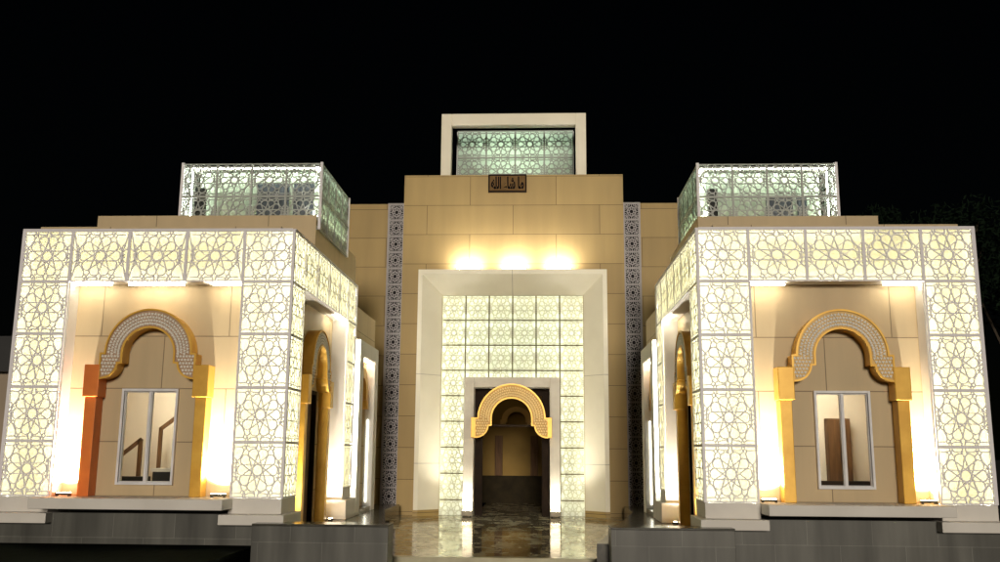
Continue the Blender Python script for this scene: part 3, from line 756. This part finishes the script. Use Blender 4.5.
rl = thing('roof_lantern', 'pale star lattice box inside the white frame on the tower roof', 'roof lantern', (0, 17.2, TZ))
lm = lattice_mesh('tower_lantern_panel', 1.222, 1.19, .034, .036, 'lantern_metal')
for r in range(3):
    for i in range(4): place('lattice_panel', lm, rl, (-2.444 + 1.222 * (i + .5) + .02, 17.0, 14.41 - 1.19 * (r + .5)))
bx(-2.42, 2.46, 17.045, 17.049, 11.9, 14.38).build('opal_sheet', 'acrylic_green', rl)
MB().box(-2.40, 2.44, 17.85, 19.5, 10.86, 14.38).build('core_wall', 'back_green', rl)
MB().box(-2.42, 2.46, 17.03, 19.5, 14.385, 14.41).build('cover', 'metal', rl)
ex = MB(); ex.box(-2.45, -2.42, 17.02, 19.4, 11.9, 14.38); ex.box(2.46, 2.49, 17.02, 19.4, 11.9, 14.38); ex.build('side_panel', 'metal', rl)
fl = floodlight('floodlight on the tower roof lighting the lattice box from below', 'floodlights on the tower', (.35, 17.42, 11.88), (0, 0, 1), 1100, (.98, 1.0, .86))
fl2 = floodlight('weaker second floodlight on the tower roof, left of the first', 'floodlights on the tower', (-.55, 17.42, 11.88), (0, 0, 1), 420, (.98, 1.0, .86))

# portal lattice
ps = thing('portal_lattice', 'large backlit lattice of square star panels around the entrance door', 'lattice screen', (0, TY + .12, FZ))
pw = .908; ph = .968
pm = lattice_mesh('portal_panel', pw, ph, .034, .012, 'metal_dim')
pmc = lattice_mesh('portal_panel_cut', pw, ph, .034, .012, 'metal_dim', keep=.40)
pmb = lattice_mesh('portal_panel_foot', pw, ph, .034, .012, 'metal_dim', keep=.58)
for r in range(9):
    for c in range(6):
        z = 7.01 - ph * (r + .5); x = -3 * pw + pw * (c + .5)
        if 1 <= c <= 4 and r > 3: continue
        mesh = pm
        if 1 <= c <= 4 and r == 3: mesh = pmc
        if r == 8: mesh = pmb
        place('lattice_panel', mesh, ps, (x, TY + .12, z))
for a_, b_, z_ in ((-2.72, -1.80, FZ + .01), (1.80, 2.72, FZ + .01), (-1.80, 1.80, 3.81)):
    bx(a_ + .001, b_ - .001, TY + .155, TY + .159, z_, 7.025).build('opal_sheet', 'acrylic_portal', ps)
bk = MB(); bk.box(-2.72, -1.46, 15.60, 15.63, FZ, 7.0); bk.box(1.46, 2.72, 15.60, 15.63, FZ, 7.0); bk.box(-1.46, 1.46, 15.60, 15.63, 3.5, 7.0)
bk.build('back_board', 'back_portal', ps)
def ptube(x0, x1, z0, z1, y=15.33, m='led_portal'): bx(x0, x1, y, y + .022, z0, z1).build('led_tube', m, ps)
for s in (-1, 1):
    ptube(s * 2.62, s * 2.598, FZ + .1, 6.9); ptube(s * 1.93, s * 1.908, FZ + .1, 6.7)
ptube(-1.75, 1.75, 6.86, 6.882, 15.33, 'led_portal_dim')
ptube(-1.75, 1.75, 5.93, 5.952, 15.26, 'led_portal_dim'); ptube(-1.75, 1.75, 4.98, 5.002, 15.26, 'led_portal_dim'); ptube(-1.75, 1.75, 3.90, 3.922, 15.26, 'led_portal_dim')

for i in range(1, 6):
    bx(-2.724 + pw * i - .026, -2.724 + pw * i + .026, TY + .06, TY + .088, (FZ + .01) if i in (1, 5) else 3.80, 7.0).build('grid_bar', 'portal_bar', ps)
for r in range(1, 9):
    z = 7.01 - ph * r
    for p, q in (((-2.70, 2.70),) if r < 4 else ((-2.70, -1.84), (1.84, 2.70))):
        bx(p, q, TY + .062, TY + .086, z - .026, z + .026).build('grid_bar', 'portal_bar', ps)
# door surround
ds = thing('door_surround', 'greige stone surround of the main entrance doorway', 'door frame', (0, 14.9, FZ))
dm = MB(); Y0, Y1 = 14.50, 15.50
dm.box(-1.80, -1.42, Y0, Y1, FZ, 3.80); dm.box(1.42, 1.80, Y0, Y1, FZ, 3.80); dm.box(-1.42, 1.42, Y0, Y1, 3.42, 3.80)
dm.build('stone_frame', 'door_stone', ds, bevel=.012)
lw = MB(); lw.box(-1.418, -1.12, 15.20, 15.32, FZ, 3.418); lw.box(1.12, 1.418, 15.20, 15.32, FZ, 3.418)
lw.box(-1.12, 1.12, 15.20, 15.32, 3.15, 3.418); lw.box(-1.12, 1.12, 15.215, 15.30, 1.98, 2.06)
lw.build('wooden_lining', 'dark_wood', ds)

# gold arch over the door
SC = 1.28
ga = thing('entrance_arch', 'wide gold arch without pillars over the main entrance door', 'arch', (0, 14.3, 1.5), 'gold arches on the facade')
band, rim, inl = arch_bits(.42, SC, -.845)
O = (0, 14.62, 0)
tr(band, O, 0).build('arch_band', 'gold_deep', ga); tr(rim, O, 0).build('arch_rim', 'gold', ga); tr(inl, O, 0).build('inlay', 'gold_pale', ga)
for s in (-1, 1): bx(s * 1.362, s * 1.50, 14.17, 14.62, 1.56, 2.30).build('end_block', 'gold', ga, bevel=.012)

# floodlights of the tower
for x, w_ in ((-1.72, 'left'), (.06, 'middle'), (1.78, 'right')):
    floodlight('%s lamp of the three on top of the entrance portal surround' % w_, 'lamps above the portal', (x, 14.64, 7.905), (0, .45, 1), 0, (1.0, .97, .98), w=.95)
for s, w_ in ((-1, 'left'), (1, 'right')):
    floodlight('small box floodlight on the floor at the %s jamb of the main door' % w_, 'floodlights at the main door', (s * 1.62, 14.36, FZ + .003), (0, .06, 1), 460, (1.0, .95, .82), wide=125, w=.38, big=True)

# hanging lamp inside the prayer hall
hl = thing('hall_lamp', 'dim ceiling lamp inside the prayer hall beyond the door', 'ceiling lamp', (0, 19.5, 5.2))
bx(-.3, .3, 19.2, 19.8, 5.30, 5.38).build('diffuser', glow('hall_lamp_glow', (1.0, .80, .45), 15.0), hl); bx(-.32, .32, 19.18, 19.82, 5.382, 5.56).build('housing', 'lamp_body', hl)

# perforated strips beside the tower
def strip_mesh(w, h):
    rnd = random.Random(5); mb = MB(); W, H = w / 2, h / 2; d = .03
    def poly(pts, bw, close=True):
        for a, b in zip(pts, pts[1:] + (pts[:1] if close else [])):
            j = rnd.random() * .004; mb.bar((a[0] * W, a[1] * H), (b[0] * W, b[1] * H), bw, -d / 2 + j, d / 2 - j)
    poly([pol(.30, 22.5 + 45 * i) for i in range(8)], .035)
    poly([pol(.62, 45 * i) for i in range(8)], .03)
    for i in range(8):
        poly([pol(.62, 45 * i), pol(.45, 45 * i + 22.5), pol(.62, 45 * i + 45)], .03, False); poly([pol(.30, 22.5 + 45 * i), pol(.45, 22.5 + 45 * i)], .03, False)
        poly([pol(.62, 45 * i), pol(.95 if i % 2 == 0 else 1.3, 45 * i)], .03, False)
    for sx in (1, -1):
        for sy in (1, -1):
            poly([(sx * .95, sy * .45), (sx * .62, sy * .62), (sx * .45, sy * .95)], .035, False); poly([(sx * .95, sy * .25), (sx * .7, sy * .3), (sx * .62, sy * .62), (sx * .3, sy * .7), (sx * .25, sy * .95)], .025, False)
    b = .035; e = .001
    mb.box(-W + e, -W + b, -.024, .024, -H + e, H - e); mb.box(W - b, W - e, -.024, .024, -H + e, H - e)
    mb.box(-W + b, W - b, -.023, .023, H - b, H - e); mb.box(-W + b, W - b, -.023, .023, -H + e, -H + b)
    return mb.mesh('strip_panel', 'strip_metal')
smesh = strip_mesh(.60, .655)
for s, nm in ((-1, 'left'), (1, 'right')):
    cx = s * 4.70
    t = thing('lattice_strip', 'tall narrow strip of dark rosette tiles along the %s side of the tower' % nm, 'lattice strip', (cx, 15.55, FZ), 'rosette strips beside the tower')
    n = 18; top = 10.85
    for i in range(n): place('rosette_tile', smesh, t, (cx, 15.53, top - .04 - .655 * (i + .5)))
    bx(cx - .29, cx + .29, 15.585, 15.615, FZ, top - .04).build('backing', 'strip_dark', t)
    e = MB(); e.box(cx - .345, cx - .302, 15.50, 15.617, FZ, top); e.box(cx + .302, cx + .345, 15.50, 15.617, FZ, top); e.box(cx - .302, cx + .302, 15.501, 15.617, top - .04, top); e.build('edge_trim', 'strip_metal', t)

# ------------------------------------------------------------------ calligraphy plaque
pq = thing('calligraphy_plaque', 'small dark plaque with black Arabic calligraphy at the top of the tower', 'plaque', (-.22, 14.95, 11.15))
bx(-.955, .505, 14.93, 14.997, 11.16, 11.85).build('plate', 'sign_back', pq)
e = MB(); e.box(-.985, -.925, 14.90, 14.999, 11.13, 11.858); e.box(.475, .535, 14.90, 14.999, 11.13, 11.858); e.box(-.925, .475, 14.90, 14.998, 11.13, 11.19); e.box(-.925, .475, 14.90, 14.998, 11.80, 11.857)
e.build('frame', 'dark_wood', pq)
fc = bpy.data.curves.new('writing', 'FONT')
WORDS = ('\u0645\u0627', '\u0634\u0627\u0621', '\u0627\u0644\u0644\u0647')
# contextual letter forms, written right to left
fc.body = ''.join(reversed('\ufee3\ufe8e \ufeb7\ufe8e\ufe80 \ufe8d\ufedf\ufee0\ufeea'))
fc.size = .62; fc.extrude = .012; fc.offset = .022; fc.align_x = 'CENTER'; fc.align_y = 'CENTER'
fo = bpy.data.objects.new('writing', fc); col.objects.link(fo)
bpy.context.view_layer.update()
me = bpy.data.meshes.new_from_object(fo.evaluated_get(bpy.context.evaluated_depsgraph_get()))
bpy.data.objects.remove(fo)
if len(me.vertices):
    xs = [v.co.x for v in me.vertices]; ys = [v.co.y for v in me.vertices]
    kx = 1.30 / (max(xs) - min(xs)); ky = .54 / (max(ys) - min(ys)); mx_, my_ = (max(xs) + min(xs)) / 2, (max(ys) + min(ys)) / 2
    for v in me.vertices:
        v.co = Vector(((v.co.x - mx_) * kx - .225, 14.915 - v.co.z, (v.co.y - my_) * ky + 11.495))
    me.materials.clear(); me.materials.append(M['black'])
    wo = bpy.data.objects.new('writing', me); col.objects.link(wo); wo.parent = pq; wo.location = -pq.location
print('writing verts', len(me.vertices))

# ------------------------------------------------------------------ surroundings in the dark
nb = thing('neighbour_house', 'dim beige neighbouring house with a dark flat roof left of the mosque', 'house', (-24, 9, -1.6))
bx(-34, -14.2, 8.0, 16, -1.62, 3.38).build('wall', 'far_wall', nb)
rfm = bx(-34.3, -14.0, 7.6, 16.3, 3.382, 3.62).build('roof', 'far_dark', nb)
bx(-33.6, -15.2, 8.6, 15, 3.622, 4.6).build('parapet', 'far_dark', nb)
for xx in (-18.4, -22.5):
    w = bx(xx, xx + 1.3, 7.96, 7.998, .6, 2.1).build('window', 'far_dark', nb)

def tree(label, x, y, h, r, seed, n=5200):
    rnd = random.Random(seed)
    t = thing('broadleaf_tree', label, 'tree', (x, y, -1.62), 'dark trees behind the right wing')
    tk = MB(); base = Vector((x, y, -1.62)); topz = h * .55
    pts = [base, base + Vector((.1, 0, h * .3)), base + Vector((-.1, .1, topz))]
    tk.rod(pts[0], pts[1], .32, 10); tk.rod(pts[1] - Vector((0, 0, .1)), pts[2], .24, 10)
    cl = []
    for i in range(9):
        a = 2.4 * i + rnd.random(); rr = r * (.35 + .5 * rnd.random())
        e = Vector((x + math.cos(a) * rr, y + math.sin(a) * rr * .8, -1.62 + h * (.58 + .36 * rnd.random())))
        tk.rod(pts[1] if i % 2 else pts[2], e, .07, 6); cl.append((e, r * (.30 + .22 * rnd.random())))
    cl.append((Vector((x, y, -1.62 + h * .86)), r * .5))
    tk.build('trunk', 'bark', t)
    cr = MB()
    for i in range(n):
        c, cr_ = rnd.choice(cl)
        d = Vector((rnd.gauss(0, 1), rnd.gauss(0, 1), rnd.gauss(0, .8))); d.normalize()
        p = c + d * cr_ * (rnd.random() ** .4)
        u = Vector((rnd.gauss(0, 1), rnd.gauss(0, 1), rnd.gauss(0, 1))).normalized(); v = u.orthogonal().normalized()
        s = .10 + .12 * rnd.random(); b = len(cr.v)
        cr.v += [tuple(p + u * s), tuple(p + v * s * .5), tuple(p - u * s), tuple(p - v * s * .5)]; cr.f.append((b, b + 1, b + 2, b + 3))
    cr.build('crown', 'leaf', t)
tree('dark round-topped tree rising just behind the right wing roof', 20.3, 25.0, 15.0, 3.6, 1)
tree('darker tree at the far right behind the right wing', 25.6, 27.0, 14.0, 3.8, 2)
